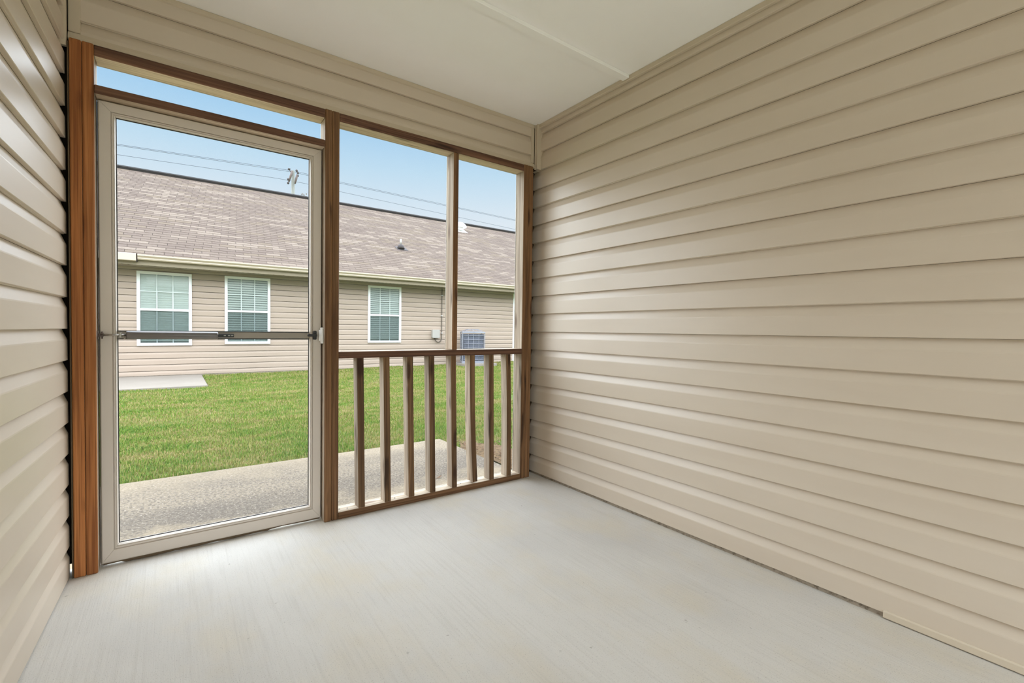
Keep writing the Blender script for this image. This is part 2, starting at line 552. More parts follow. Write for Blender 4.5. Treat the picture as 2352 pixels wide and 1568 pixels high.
for xa, xb in ((-0.337, -0.300), (2.036, 2.060)):
    mb = MB().box(xa, xb, YB - 0.027, YB - 0.0004, 2.214, CZ - 0.026, 0.002)
    build('side_trim', mb, m_vtrim, wall_f)

# ------------------------------------------------------------------ wooden screen frame
YF, YK = 2.552, 2.641


def timber(name, x0, x1, y0, y1, z0, z1, front, rest, parent=None, ch=0.0025, **pr):
    """one board; stained porch face darkened as backlit, weathered others paled as lit"""
    mb = MB().box(x0, x1, y0, y1, z0, z1, ch)
    bmesh.ops.recalc_face_normals(mb.bm, faces=mb.bm.faces)
    for f in mb.bm.faces:
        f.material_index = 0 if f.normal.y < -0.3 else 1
    return build(name, mb, [front, rest], parent, **pr)


def post(x0, x1, front, label):
    r = empty('wooden_post', ((x0 + x1) / 2, (YF + YK) / 2, 0), label, 'post', 'doubled wooden posts of the porch front')
    xm = (x0 + x1) / 2
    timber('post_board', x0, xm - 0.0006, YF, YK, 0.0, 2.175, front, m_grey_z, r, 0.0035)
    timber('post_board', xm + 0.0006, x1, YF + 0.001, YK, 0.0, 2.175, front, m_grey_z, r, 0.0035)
    return r


post(-0.331, -0.257, m_post, 'orange-brown doubled wooden post between the white wall and the door')
post(0.643, 0.7165, m_post2, 'brown doubled wooden post between the door and the railing')
post(1.949, 2.031, m_post2, 'brown doubled wooden post against the long tan wall')

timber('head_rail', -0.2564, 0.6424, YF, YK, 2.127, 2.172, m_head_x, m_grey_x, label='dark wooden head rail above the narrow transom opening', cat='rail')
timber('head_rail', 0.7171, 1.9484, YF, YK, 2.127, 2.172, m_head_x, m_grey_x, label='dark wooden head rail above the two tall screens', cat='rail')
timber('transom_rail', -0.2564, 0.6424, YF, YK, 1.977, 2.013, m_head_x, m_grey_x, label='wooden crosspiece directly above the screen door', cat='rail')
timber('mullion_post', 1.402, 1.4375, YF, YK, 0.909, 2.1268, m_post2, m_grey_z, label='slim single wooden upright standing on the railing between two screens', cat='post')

# railing with eight balusters
rail = empty('railing', (1.333, 2.6, 0), 'weathered brown wooden railing with eight square balusters below the screens', 'railing')
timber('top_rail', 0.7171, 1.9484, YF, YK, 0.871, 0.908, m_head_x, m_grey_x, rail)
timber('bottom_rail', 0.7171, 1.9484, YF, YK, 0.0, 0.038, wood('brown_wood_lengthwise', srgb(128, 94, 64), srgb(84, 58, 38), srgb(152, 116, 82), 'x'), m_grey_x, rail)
BX = [(0.815, 0.827, 0), (0.964, 0.978, 0), (1.108, 1.124, 0), (1.247, 1.263, 0), (1.397, 1.414, 0), (1.535, 1.557, 0.013), (1.682, 1.695, 0), (1.820, 1.836, 0.0015)]
for i, (xt, xb, lift) in enumerate(BX):
    mb = MB()
    z0, z1 = 0.0385 + lift, 0.8705
    w, d = 0.0365, 0.070
    yo = 0.004 if i != 5 else 0.001
    n = 8
    rings = []
    for k in range(n + 1):
        f = k / n
        x = xb + (xt - xb) * f + (0.007 * math.sin(math.pi * f) * (-1) if i == 5 else 0.0) + (0.004 * math.sin(math.pi * f) if i == 7 else 0)
        z = z0 + (z1 - z0) * f
        tw = 0.05 * (1 - f) if i == 5 else 0.0
        y = YF + yo - (0.010 * (1 - f) if i == 5 else 0)
        c = [(0.003, 0), (w - 0.003, 0), (w, 0.003), (w, d - 0.003), (w - 0.003, d), (0.003, d), (0, d - 0.003), (0, 0.003)]
        cc = []
        for a, b in c:
            a2, b2 = a - w / 2, b - d / 2
            cc.append((a2 * math.cos(tw) - b2 * math.sin(tw) + w / 2, a2 * math.sin(tw) + b2 * math.cos(tw) + d / 2))
        rings.append([mb.bm.verts.new((x + a, y + b, z)) for a, b in cc])
    for k in range(n):
        for q in range(8):
            mb.bm.faces.new((rings[k][q], rings[k][(q + 1) % 8], rings[k + 1][(q + 1) % 8], rings[k + 1][q]))
    mb.bm.faces.new(rings[0][::-1])
    mb.bm.faces.new(rings[-1])
    bmesh.ops.recalc_face_normals(mb.bm, faces=mb.bm.faces)
    for f in mb.bm.faces: f.material_index = 0 if f.normal.y < -0.5 else 1  # fronts coloured as backlit, weathered sides paler as lit from outside
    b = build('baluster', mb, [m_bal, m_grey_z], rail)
    if i == 5: b['label'] = 'warped loose baluster hanging clear of the bottom rail'
# screw heads along the bottom rail and on the uprights
mb = MB()
for x, y in ((0.735, 2.60), (0.775, 2.59), (1.05, 2.59), (1.50, 2.60), (1.60, 2.60), (1.91, 2.60)):
    mb.tube([(x, y, 0.0375), (x, y, 0.0392)], 0.004, 8)
build('screw_head', mb, m_black, rail, kind='stuff')

# insect screens on the outer face of the frame
def screen(x0, x1, z0, z1, label):
    mb = MB().box(x0, x1, YK + 0.0008, YK + 0.0014, z0, z1)
    s_ = build('insect_screen', mb, m_screen, label=label, cat='screen', group='insect screens of the porch front')
    fr = MB()
    t = 0.005
    for a in ((x0, x1, z0, z0 + t), (x0, x1, z1 - t, z1), (x0, x0 + t, z0 + t, z1 - t), (x1 - t, x1, z0 + t, z1 - t)):
        fr.box(a[0], a[1], YK + 0.002, YK + 0.006, a[2], a[3])
    build('screen_spline', fr, m_bead, s_)


screen(-0.262, 0.648, 2.008, 2.132, 'narrow insect screen in the transom above the door')
screen(0.712, 1.407, 0.903, 2.132, 'tall insect screen between the middle post and slim upright')
screen(1.433, 1.954, 0.903, 2.132, 'tall insect screen between slim upright and right-hand post')
screen(0.712, 1.954, 0.033, 0.876, 'wide low insect screen behind the railing balusters')

# ------------------------------------------------------------------ screen door
DX0, DX1, DZ0, DZ1 = -0.2505, 0.6375, 0.0155, 1.972
OX0, OX1, OZ0, OZ1 = -0.195, 0.580, 0.088, 1.918
DY0, DY1 = 2.600, 2.634
door = empty('door_1', (0.195, 2.617, 0.012), 'almond framed screen door with a grey closer across the middle', None, None, 'structure')


def rail_piece(name, corners, inner_dir):
    """mitred member: outer edge a-b, inner edge d-c"""
    a, b, c, d = [Vector((p[0], 0, p[1])) for p in corners]
    mb = MB()
    def ring(t0, y):
        return [a.lerp(d, t0) + Vector((0, y, 0)), b.lerp(c, t0) + Vector((0, y, 0))]
    secs = [ring(0.0, DY1), ring(0.0, DY0 + 0.003), ring(0.06, DY0), ring(0.72, DY0), ring(0.74, DY0 + 0.007), ring(0.78, DY0 + 0.007), ring(0.80, DY0 + 0.001), ring(0.87, DY0 + 0.001), ring(0.89, DY0 + 0.005), ring(0.92, DY0 + 0.005), ring(0.94, DY0 + 0.002), ring(0.97, DY0 + 0.006), ring(1.0, DY0 + 0.009), ring(1.0, DY1)]
    vs = [[mb.bm.verts.new(p) for p in s] for s in secs]
    n = len(vs)
    for i in range(n):
        mb.bm.faces.new((vs[i][0], vs[i][1], vs[(i + 1) % n][1], vs[(i + 1) % n][0]))
    mb.bm.faces.new([v[0] for v in vs])
    mb.bm.faces.new([v[1] for v in vs][::-1])
    return build(name, mb, m_door, door)


g = 0.0004
for a in ((-0.2565, -0.236, 0.0, 1.9765), (0.624, 0.6425, 0.0, 1.9765), (-0.2355, 0.6235, 1.958, 1.9765)):
    build('door_stop', MB().box(a[0], a[1], 2.6348, 2.6408, a[2], a[3], 0.001), m_grey_z, door)
rail_piece('stile', ((DX0, DZ0 + g), (DX0, DZ1 - g), (OX0, OZ1 - g), (OX0, OZ0 + g)), (1, 0))
rail_piece('stile', ((DX1, DZ0 + g), (DX1, DZ1 - g), (OX1, OZ1 - g), (OX1, OZ0 + g)), (-1, 0))
rail_piece('top_rail', ((DX0 + g, DZ1), (DX1 - g, DZ1), (OX1 - g, OZ1), (OX0 + g, OZ1)), (0, -1))
rail_piece('bottom_rail', ((DX0 + g, DZ0), (DX1 - g, DZ0), (OX1 - g, OZ0), (OX0 + g, OZ0)), (0, 1))
build('insect_screen', MB().box(OX0 + 0.001, OX1 - 0.001, 2.6245, 2.6250, OZ0 + 0.001, OZ1 - 0.001), m_screen, door)
mb = MB()
t = 0.0035
for a in ((OX0, OX1, OZ0, OZ0 + t), (OX0, OX1, OZ1 - t, OZ1), (OX0, OX0 + t, OZ0 + t, OZ1 - t), (OX1 - t, OX1, OZ0 + t, OZ1 - t)):
    mb.box(a[0] + 0.0003, a[1] - 0.0003, 2.6185, 2.6235, a[2] + 0.0003, a[3] - 0.0003)
build('screen_spline', mb, m_black, door)
mb = MB().box(OX0 + 0.001, OX1 - 0.001, 2.610, 2.623, 0.9765, 1.0095, 0.002)
for z in (0.9755, 1.0105):
    mb.box(OX0 + 0.001, OX1 - 0.001, 2.609, 2.6235, z - 0.0018, z + 0.0018, 0, 1)
build('mid_bar', mb, [m_midbar, m_black], door)
mb = MB()
n = 60
xs = [DX0 + 0.006 + (DX1 - DX0 - 0.012) * i / n for i in range(n + 1)]
zb = []
for i in range(n + 1):
    f = i / n
    zb.append(0.0022 + 0.005 * (1 - math.exp(-((f - 0.12) / 0.16) ** 2)) * 0 + 0.0030 * abs(math.sin(f * 17)) * math.sin(f * 3.1) + rng.uniform(0, 0.0015) + (0.006 if f < 0.08 or f > 0.72 else 0))
vf = [[mb.bm.verts.new((xs[i], y, z)) for y, z in ((2.603, zb[i]), (2.603, 0.0153), (2.622, 0.0153), (2.622, zb[i]))] for i in range(n + 1)]
for i in range(n):
    for q in range(4):
        mb.bm.faces.new((vf[i][q], vf[i][(q + 1) % 4], vf[i + 1][(q + 1) % 4], vf[i + 1][q]))
mb.bm.faces.new(vf[0])
mb.bm.faces.new(vf[-1][::-1])
build('door_gap_shade', mb, m_gap_trim, door, label='brown strip painted as the shaded gap under the door')  # strip stands in for shade in the gap between door and floor
# pneumatic closer
cy, cz = 2.584, 0.993
closer = build('door_closer', MB().tube([(-0.163, cy, cz), (-0.158, cy, cz), (0.163, cy, cz - 0.001), (0.170, cy, cz - 0.001)], [0.0145, 0.0168, 0.0168, 0.0155], 20), m_gun, door, label='gunmetal pneumatic closer tube')
build('rod', MB().tube([(-0.246, cy, cz), (-0.160, cy, cz)], 0.0042, 10), m_steel, closer)
mb = MB().box(-0.2568, -0.2535, cy - 0.012, cy + 0.012, cz - 0.017, cz + 0.017, 0.001)
mb.box(-0.2535, -0.236, cy - 0.003, cy + 0.003, cz - 0.007, cz + 0.007, 0.001)
mb.tube([(-0.241, cy, cz - 0.016), (-0.241, cy, cz + 0.014)], 0.0028, 8)
build('jamb_bracket', mb, m_iron, closer)
mb = MB().box(-0.186, -0.178, cy - 0.009, cy + 0.009, cz - 0.010, cz + 0.010, 0.001)
mb.tube([(-0.172, cy - 0.006, cz - 0.016), (-0.164, cy - 0.006, cz - 0.012)], 0.003, 8)
build('hold_open_clip', mb, m_steel, closer)
mb = MB().box(0.172, 0.236, cy + 0.010, cy + 0.024, cz - 0.009, cz + 0.006, 0.001)
mb.box(0.166, 0.182, cy - 0.006, cy + 0.012, cz - 0.009, cz + 0.006, 0.001)
build('door_bracket', mb, m_black, closer)
mb = MB()
for x in (0.199, 0.216, 0.229):
    mb.box(x - 0.005, x + 0.004, cy + 0.0085, cy + 0.0095, cz - 0.003, cz + 0.0005)
build('bracket_slot', mb, m_steel, closer)
# latch
mb = MB().box(0.594, 0.611, 2.582, 2.5995, 0.972, 1.018, 0.003)
mb.tube([(0.602, 2.590, 0.995), (0.602, 2.566, 0.995)], 0.007, 12)
mb.box(0.561, 0.608, 2.556, 2.568, 0.988, 1.002, 0.003)
build('latch_handle', mb, m_black, door, label='black lever latch')
mb = MB().box(0.6305, 0.6425, 2.572, 2.598, 0.952, 1.036, 0.002)
mb.box(0.622, 0.632, 2.578, 2.592, 0.965, 1.023, 0.002)
build('strike_plate', mb, m_white, door, label='white strike plate')

# ------------------------------------------------------------------ patio slab, lawn
mb = MB()
mb.box(-3.0, 2.135, 2.668, 4.12, -0.17, -0.05, 0.008)
patio = build('patio', mb, m_patio, origin=(0, 3.4, -0.05), kind='structure', label='weathered grey concrete patio slab outside the door')


def ground_z(x, y):
    base = -0.062 + 0.062 * np.clip((y - 4.1) / 7.6, 0, 1.0)
    base = base + 0.06 * np.clip((x - 2) / 7.0, 0, 1) * np.clip((y - 5) / 6.0, 0, 1)
    far = np.clip((y - 13) / 20, 0, 1)
    return base * (1 - far) - 0.0 + 0.010 * np.sin(x * 2.1 + 0.7 * y) * np.sin(y * 1.7 - x * 0.6)


gx = np.concatenate([[-60, -30, -12, -6], np.arange(-4, 14.1, 0.25), [18, 30, 60, 90]])
gy = np.concatenate([[-40, -15, -6, -2.4, 0, 2.5], np.arange(2.75, 13.1, 0.25), [16, 22, 30, 60, 120]])
GX, GY = np.meshgrid(gx, gy)
GZ = ground_z(GX, GY) - 0.012
slab = (GX > -3.3) & (GX < 2.3) & (GY < 4.2)
GZ = np.where(GY < 2.6, -0.2, GZ)
inside = (GX > -3.0) & (GX < 2.13) & (GY < 4.10) & (GY > 2.6)
GZ = np.where(inside, -0.12, GZ)
nx = len(gx)
me = bpy.data.meshes.new('lawn')
vv = np.stack([GX.ravel(), GY.ravel(), GZ.ravel()], 1)
ff = [(j * nx + i, j * nx + i + 1, (j + 1) * nx + i + 1, (j + 1) * nx + i) for j in range(len(gy) - 1) for i in range(nx - 1)]
me.from_pydata(vv.tolist(), [], ff)
me.materials.append(m_lawn)
props(link('lawn', me), kind='structure', label='lawn ground between the porch and the neighbouring house')

# grass blades: one piece of stuff
def grass():
    P = []
    for (x0, x1, y0, y1, dens) in ((-1.2, 4.2, 4.14, 6.2, 11000), (2.15, 4.2, 2.75, 4.14, 9000), (-1.4, 7.0, 6.2, 8.6, 5600), (-1.8, 11.0, 8.6, 11.86, 2800)):
        n = int((x1 - x0) * (y1 - y0) * dens)
        P.append(np.stack([nrg.uniform(x0, x1, n), nrg.uniform(y0, y1, n)], 1))
    P = np.concatenate(P)
    x, y = P[:, 0], P[:, 1]
    ok = ~((x < 0.50) & (y > 9.66))                            # concrete pad
    ok &= ~((x > 6.36) & (x < 7.44) & (y > 10.80))
    dirt = (x > 2.13) & (x < 2.75) & (y < 4.0)
    ok &= ~(dirt & (nrg.random(len(x)) < 1.15 * np.clip((2.75 - x) / 0.45, 0, 1) * np.clip((4.0 - y) / 0.3, 0, 1)))
    x, y = x[ok], y[ok]
    n = len(x)
    far = np.clip((y - 4.1) / 7.8, 0, 1)
    h = nrg.uniform(0.006, 0.020, n) * (1 + 0.25 * far)
    clump = np.sin(x * 5.3 + 2 * np.sin(y * 3.1)) * np.sin(y * 4.7 + 1.3 * np.sin(x * 2.3))
    h *= 1 + 0.35 * clump
    edge = np.exp(-np.abs(y - 4.14) / 0.05)
    h *= 1 + 0.5 * edge
    w = nrg.uniform(0.0011, 0.0022, n) * (1 + 1.3 * far)
    a = nrg.uniform(0, 2 * np.pi, n)
    lean = nrg.uniform(0.1, 1.1, n) * h
    la = nrg.uniform(0, 2 * np.pi, n)
    z0 = ground_z(x, y) - 0.014
    ca, sa = np.cos(a) * w, np.sin(a) * w
    V = np.zeros((n, 5, 3))
    V[:, 0] = np.stack([x - ca, y - sa, z0], 1)
    V[:, 1] = np.stack([x + ca, y + sa, z0], 1)
    mx, my = x + 0.4 * lean * np.cos(la), y + 0.4 * lean * np.sin(la)
    V[:, 2] = np.stack([mx + 0.8 * ca, my + 0.8 * sa, z0 + 0.65 * h + 0.012], 1)
    V[:, 3] = np.stack([mx - 0.8 * ca, my - 0.8 * sa, z0 + 0.65 * h + 0.012], 1)
    V[:, 4] = np.stack([x + lean * np.cos(la), y + lean * np.sin(la), z0 + h + 0.012], 1)
    idx = np.arange(n)[:, None] * 5
    quads = idx + np.array([[0, 1, 2, 3]])
    tris = idx + np.array([[3, 2, 4]])
    me = bpy.data.meshes.new('grass')
    me.vertices.add(n * 5)
    me.vertices.foreach_set('co', V.reshape(-1))
    loops = np.concatenate([quads, tris], 1).reshape(-1)
    me.loops.add(len(loops))
    me.loops.foreach_set('vertex_index', loops.astype(np.int32))
    st = (np.arange(n)[:, None] * 7 + np.array([[0, 4]])).reshape(-1)
    tot = np.tile([4, 3], n)
    me.polygons.add(2 * n)
    me.polygons.foreach_set('loop_start', st.astype(np.int32))
    me.polygons.foreach_set('loop_total', tot.astype(np.int32))
    at = me.attributes.new('blade', 'FLOAT', 'POINT')
    at.data.foreach_set('value', np.repeat(nrg.random(n), 5).astype(np.float32))
    me.update()
    me.validate()
    return me


mg = bpy.data.materials.new('grass_blades')
mg.use_nodes = True
t = mg.node_tree
bs = t.nodes['Principled BSDF']
bs.inputs['Roughness'].default_value = 0.6
bs.inputs['Specular IOR Level'].default_value = 0.25
at = t.nodes.new('ShaderNodeAttribute')
at.attribute_name = 'blade'
tcn = t.nodes.new('ShaderNodeTexCoord')
mp = t.nodes.new('ShaderNodeMapping')
mp.inputs['Scale'].default_value = (0.9, 2.0, 0.3)
t.links.new(tcn.outputs['Object'], mp.inputs[0])
nz = t.nodes.new('ShaderNodeTexNoise')
nz.inputs['Scale'].default_value = 1.6
nz.inputs['Detail'].default_value = 6
nz.inputs['Roughness'].default_value = 0.68
t.links.new(mp.outputs[0], nz.inputs['Vector'])
ad = t.nodes.new('ShaderNodeMath')
ad.operation = 'MULTIPLY_ADD'
t.links.new(at.outputs['Fac'], ad.inputs[0])
ad.inputs[1].default_value = 0.36
t.links.new(nz.outputs['Fac'], ad.inputs[2])
cr = t.nodes.new('ShaderNodeValToRGB')
t.links.new(ad.outputs[0], cr.inputs[0])
el = cr.color_ramp.elements
el[0].position = 0.50
el[0].color = srgb(74, 112, 14)
el[1].position = 0.93
el[1].color = srgb(164, 144, 100)
for p_, c in ((0.60, (102, 130, 26)), (0.67, (118, 130, 44)), (0.76, (142, 132, 72))):
    k = el.new(p_)
    k.color = srgb(*c)
t.links.new(cr.outputs[0], bs.inputs['Base Color'])
gm = grass()
gm.materials.append(mg)
props(link('grass', gm), 'short green mown grass with dry yellow patches', None, None, 'stuff')

# bare soil and fallen leaves beside the patio corner
mb = MB()
ctr = mb.bm.verts.new((2.31, 3.35, -0.047))
rim = [mb.bm.verts.new((2.31 + (0.20 + 0.05 * math.sin(3 * a + 1) + rng.uniform(-0.02, 0.02)) * math.cos(a), 3.35 + (0.58 + 0.06 * math.sin(5 * a)) * math.sin(a), -0.064)) for a in [k * math.pi / 14 for k in range(28)]]
for k in range(28):
    mb.bm.faces.new((ctr, rim[k], rim[(k + 1) % 28]))
build('bare_soil', mb, mat('brown_soil', srgb(104, 84, 60), 0.95, 0.1, layers=(((30, 30, 30), 4, 0.45, 0.65, srgb(66, 52, 36), 0.9),), bump=(((40, 40, 40), 3, 0.8, 0.02),)), origin=(2.34, 3.35, -0.064), label='patch of bare brown soil beside the patio edge', kind='stuff')
mb = MB()
for i in range(240):
    x, y = rng.uniform(2.16, 2.62), rng.uniform(2.8, 3.95)
    if rng.random() < (x - 2.2) * 1.6: continue
    a, s_ = rng.uniform(0, 6.28), rng.uniform(0.008, 0.022)
    z = -0.045 + rng.uniform(0, 0.012)
    q = [Vector((math.cos(a + k) * s_ * (1 if k in (0, math.pi) else 0.5), math.sin(a + k) * s_ * (1 if k in (0, math.pi) else 0.5), rng.uniform(0, 0.01))) for k in (0, math.pi / 2, math.pi, 3 * math.pi / 2)]
    mb.bm.faces.new([mb.bm.verts.new(Vector((x, y, z)) + v) for v in q])
build('fallen_leaves', mb, m_leaf, origin=(2.35, 3.4, -0.05), label='brown leaf litter on bare soil beside the patio corner', kind='stuff')
mb = MB()
pts = [(0, 0, 0.002), (0.016, 0.006, 0.004), (0.030, 0.004, 0.012), (0.034, -0.004, 0.020)]
for i in range(3):
    a, b = Vector(pts[i]), Vector(pts[i + 1])
    wd = (0.004, 0.010, 0.008, 0.002)
    o = Vector((1.545, 3.02, -0.05))
    mb.bm.faces.new([mb.bm.verts.new(o + p) for p in (a + Vector((0, wd[i], 0)), a - Vector((0, wd[i], 0)), b - Vector((0, wd[i + 1], 0)), b + Vector((0, wd[i + 1], 0)))])
mb.tube([(1.545, 3.02, -0.048), (1.530, 3.012, -0.046)], 0.001, 5)
bmesh.ops.remove_doubles(mb.bm, verts=mb.bm.verts, dist=1e-5)
build('dry_leaf', mb, m_leaf, label='single curled brown leaf lying on the patio slab', cat='leaf')

# ------------------------------------------------------------------ neighbouring house
HY = 11.9
HX0, HX1 = -6.0, 8.76
house = empty('house', (3.0, 15.0, 0.0), 'single-storey tan house with a shingled roof across the lawn', 'house')
mb = MB().box(HX0, HX1, HY, 22.0, -0.2, 2.3)
mb.box(HX1 - 0.05, 14.0, HY + 1.6, 22.0, -0.2, 2.3)
hw = build('wall', mb, mat('shaded_house_sheathing', srgb(104, 92, 80), 0.9, 0.2), house)
WINS = [(-0.587, 0.317, 0.630, 2.122), (0.906, 1.796, 0.652, 2.138), (4.058, 4.954, 0.664, 2.145)]


def house_cuts(z0, z1):
    out = []
    a = HX0
    for x0, x1, wz0, wz1 in WINS:
        if z1 > wz0 + 0.012 and z0 < wz1 - 0.012:
            out.append((a - HX0, x0 - HX0 - 0.001, None, None))
            if z1 > wz1: out.append((x0 - HX0, x1 - HX0, wz1 + 0.001, None))
            if z0 < wz0: out.append((x0 - HX0, x1 - HX0, None, wz0 - 0.001))
            a = x1 + 0.001
    out.append((a - HX0, HX1 - HX0 - 0.06, None, None))
    return out


boards(house, (HX0, HY, 0), (0, -1, 0), (HX1 - HX0, 0, 0), [0.115 + k * E_ for k in range(-1, 17)], 0.02, 2.20, m_hsiding, cuts=house_cuts, prof=PROF_H)
build('foundation_strip', MB().box(HX0, HX1, HY - 0.006, HY, -0.1, 0.018), m_strip, house)
build('corner_post', MB().box(HX1 - 0.058, HX1 + 0.022, HY - 0.022, HY - 0.0005, 0.02, 2.2, 0.003), m_white, house)
# eaves
EY, EZ = 11.45, 2.375
build('soffit', MB().box(HX0 - 0.4, 14.0, EY, HY + 0.02, 2.203, 2.215), m_soffit, house)
mb = MB()
for i in range(150):
    x = HX0 + i * 0.1
    mb.box(x, x + 0.03, EY + 0.03, EY + 0.10, 2.2005, 2.2029)
build('soffit_vent', mb, m_deck, house, kind='stuff')
build('fascia', MB().box(HX0 - 0.4, 14.0, EY - 0.02, EY - 0.0005, 2.195, 2.37), m_soffit, house)
GP = [(0, 0.098), (0, 0), (0.07, 0), (0.082, 0.022), (0.078, 0.038), (0.100, 0.064), (0.110, 0.072), (0.110, 0.098), (0.100, 0.098), (0.100, 0.080), (0.072, 0.046), (0.070, 0.008), (0.006, 0.008), (0.006, 0.098)]
build('gutter', MB().prism(GP, (-0.545, EY - 0.021, 2.289), (0, -1, 0), (0, 0, 1), (14.5, 0, 0)), m_gutter, house, label='long cream gutter with a moulded face')
build('gutter', MB().box(HX0 - 0.4, -0.565, EY - 0.125, EY - 0.021, 2.258, 2.396, 0.006), m_gutter, house, label='plain cream gutter box at the near end')
build('gutter_end_cap', MB().box(-0.564, -0.546, EY - 0.10, EY - 0.021, 2.245, 2.402), m_deck, house)
# roof
RY, RZ = 17.0, 5.425
sl = math.atan2(RZ - EZ, RY - EY)
RLEN = math.hypot(RZ - EZ, RY - EY)
u = Vector((0, math.cos(sl), math.sin(sl)))
nn = Vector((0, -math.sin(sl), math.cos(sl)))
mb = MB().prism([(-0.03, -0.03), (RLEN, -0.03), (RLEN, 0), (-0.03, 0)], (HX0 - 0.5, EY, EZ), u, nn, (24.0, 0, 0))
roof = build('roof', mb, m_deck, house)
ub = Vector((0, -math.cos(sl), math.sin(sl)))
build('rear_roof_slope', MB().prism([(-7.0, -0.03), (0, -0.03), (0, 0), (-7.0, 0)], (HX0 - 0.5, RY + 0.005, RZ), ub, Vector((0, math.sin(sl), math.cos(sl))), (24.0, 0, 0)), m_deck, house)
mb = MB().prism([(-0.12, -0.012), (0, 0.050), (0.12, -0.012), (0.12, -0.085), (0, -0.015), (-0.12, -0.085)], (HX0 - 0.5, RY, RZ + 0.022), (0, 1, 0), (0, 0, 1), (24.0, 0, 0))
build('ridge_cap', mb, m_ridge, house)
build('gable_wall', MB().prism([(-5.3, 2.3), (5.3, 2.3), (0, 5.3)], (HX0, 17.0, 0), (0, 1, 0), (0, 0, 1), (0.1, 0, 0)), m_hsiding, house)
# shingles: the nearest tabs one by one, the rest as one part
NR = 48
EX = RLEN / NR
TW = 0.3048
tab_mesh = []
for k in range(4):
    mb = MB()
    mb.prism([(-0.012, 0.0075), (EX + 0.004, 0.002), (EX + 0.004, 0.0005), (-0.012, 0.0005)], (0.004, 0, 0), u, nn, (TW - 0.008, 0, 0))
    tab_mesh.append(mb.mesh('shingle', m_sh[k]))
single, mass = [], []
for r in range(NR):
    off = (r % 2) * TW / 2 + r * 0.012
    prevk = 0
    i0 = int((HX0 - 0.5) / TW)
    for i in range(i0, i0 + 76):
        x = i * TW + off
        k = prevk if rng.random() < 0.32 else rng.choices((0, 1, 2, 3), (5, 2.2, 3.2, 2))[0]
        prevk = k
        p = Vector((x, EY, EZ)) + u * (EX * r) + nn * 0.0006
        vis = -1.0 - 0.02 * r < x < 9.0 and r < 40
        (single if (vis and r < 14 and x < 5.6) else mass).append((p, k, x, r))
single.sort(key=lambda s: s[2] + 0.45 * s[3])
mass += single[295:]
single = single[:295]
for p, k, x, r in single:
    link('shingle', tab_mesh[k], roof, p)
n = len(mass)
tv = np.array([v.co[:] for v in tab_mesh[0].vertices])
tf = [tuple(pl.vertices) for pl in tab_mesh[0].polygons]
V = (np.array([p[:] for p, *_ in mass])[:, None, :] + tv[None]).reshape(-1, 3) - np.array(wloc(roof)[:])
me = bpy.data.meshes.new('shingles')
me.from_pydata(V.tolist(), [], [tuple(j + i * len(tv) for j in f) for i in range(n) for f in tf])
for mm in m_sh: me.materials.append(mm)
me.polygons.foreach_set('material_index', np.repeat([k for _, k, _, _ in mass], len(tf)).astype(np.int32))
o = link('shingle_field', me, roof, wloc(roof))
o['kind'] = 'stuff'

# windows with muntins, panes and blinds
for wi, (x0, x1, z0, z1) in enumerate(WINS):
    fw_ = 0.055
    d0, d1 = HY - 0.048, HY - 0.0005
    mb = MB()
    for a in ((x0, x1, z0, z0 + fw_), (x0, x1, z1 - fw_, z1), (x0, x0 + fw_, z0 + fw_, z1 - fw_), (x1 - fw_, x1, z0 + fw_, z1 - fw_)):
        mb.box(a[0], a[1], d0, d1, a[2], a[3], 0.003)
    win = build('window', mb, m_white, house, label=('window with a plain closed blind', 'window with slatted blinds beside the closed one', 'far window with slatted blinds')[wi])
    zm = z0 + 0.487 * (z1 - z0)
    ix0, ix1, iz0, iz1 = x0 + fw_, x1 - fw_, z0 + fw_, z1 - fw_
    build('meeting_rail', MB().box(ix0, ix1, d0 + 0.004, d0 + 0.03, zm - 0.022, zm + 0.022, 0.002), m_white, win)
    build('window_pane', MB().box(ix0, ix1, d0 + 0.016, d0 + 0.018, zm + 0.022, iz1), m_glass, win, label='clear upper pane')
    build('window_pane', MB().box(ix0, ix1, d0 + 0.022, d0 + 0.024, iz0, zm - 0.022), m_glass2, win, label='screened darker lower pane')
    W3 = (ix1 - ix0) / 3
    for a, b, yq in ((zm + 0.022, iz1, d0 + 0.0125), (iz0, zm - 0.022, d0 + 0.0185)):
        mu = MB()
        for k in (1, 2):
            mu.box(ix0 + k * W3 - 0.009, ix0 + k * W3 + 0.009, yq, yq + 0.003, a, b)
        c = (a + b) / 2 if a > zm else a + 0.35 * (b - a) * 0.62
        if a > zm or wi == 0:
            mu.box(ix0, ix1, yq + 0.0001, yq + 0.0031, c - 0.009, c + 0.009)
        build('muntin', mu, m_munt if a > zm else m_munt2, win)
    build('blind_backing', MB().box(ix0, ix1, HY - 0.0035, HY - 0.001, iz0, iz1), m_roomdark, win)
    sl_ang = math.radians(80 if wi == 0 else 50)
    pitch = 0.046 if wi == 0 else 0.0508
    hw_ = 0.024 if wi == 0 else 0.0235
    dy = math.cos(sl_ang) * hw_ * (1.0 if wi == 0 else 0.6)
    dz = math.sin(sl_ang) * hw_
    sm = MB().prism([(-dy, -dz), (-dy + 0.001, -dz - 0.0005), (0.0007, -0.001), (dy + 0.0005, dz), (dy, dz + 0.0005), (-0.0007, 0.001)], (0, 0, 0), (0, 1, 0), (0, 0, 1), (ix1 - ix0 - 0.008, 0, 0)).mesh('blind_slat', m_blind)
    z = iz1 - 0.035
    while z > iz0 + 0.02:
        link('blind_slat', sm, win, (ix0 + 0.004, HY - 0.0135, z))
        z -= pitch

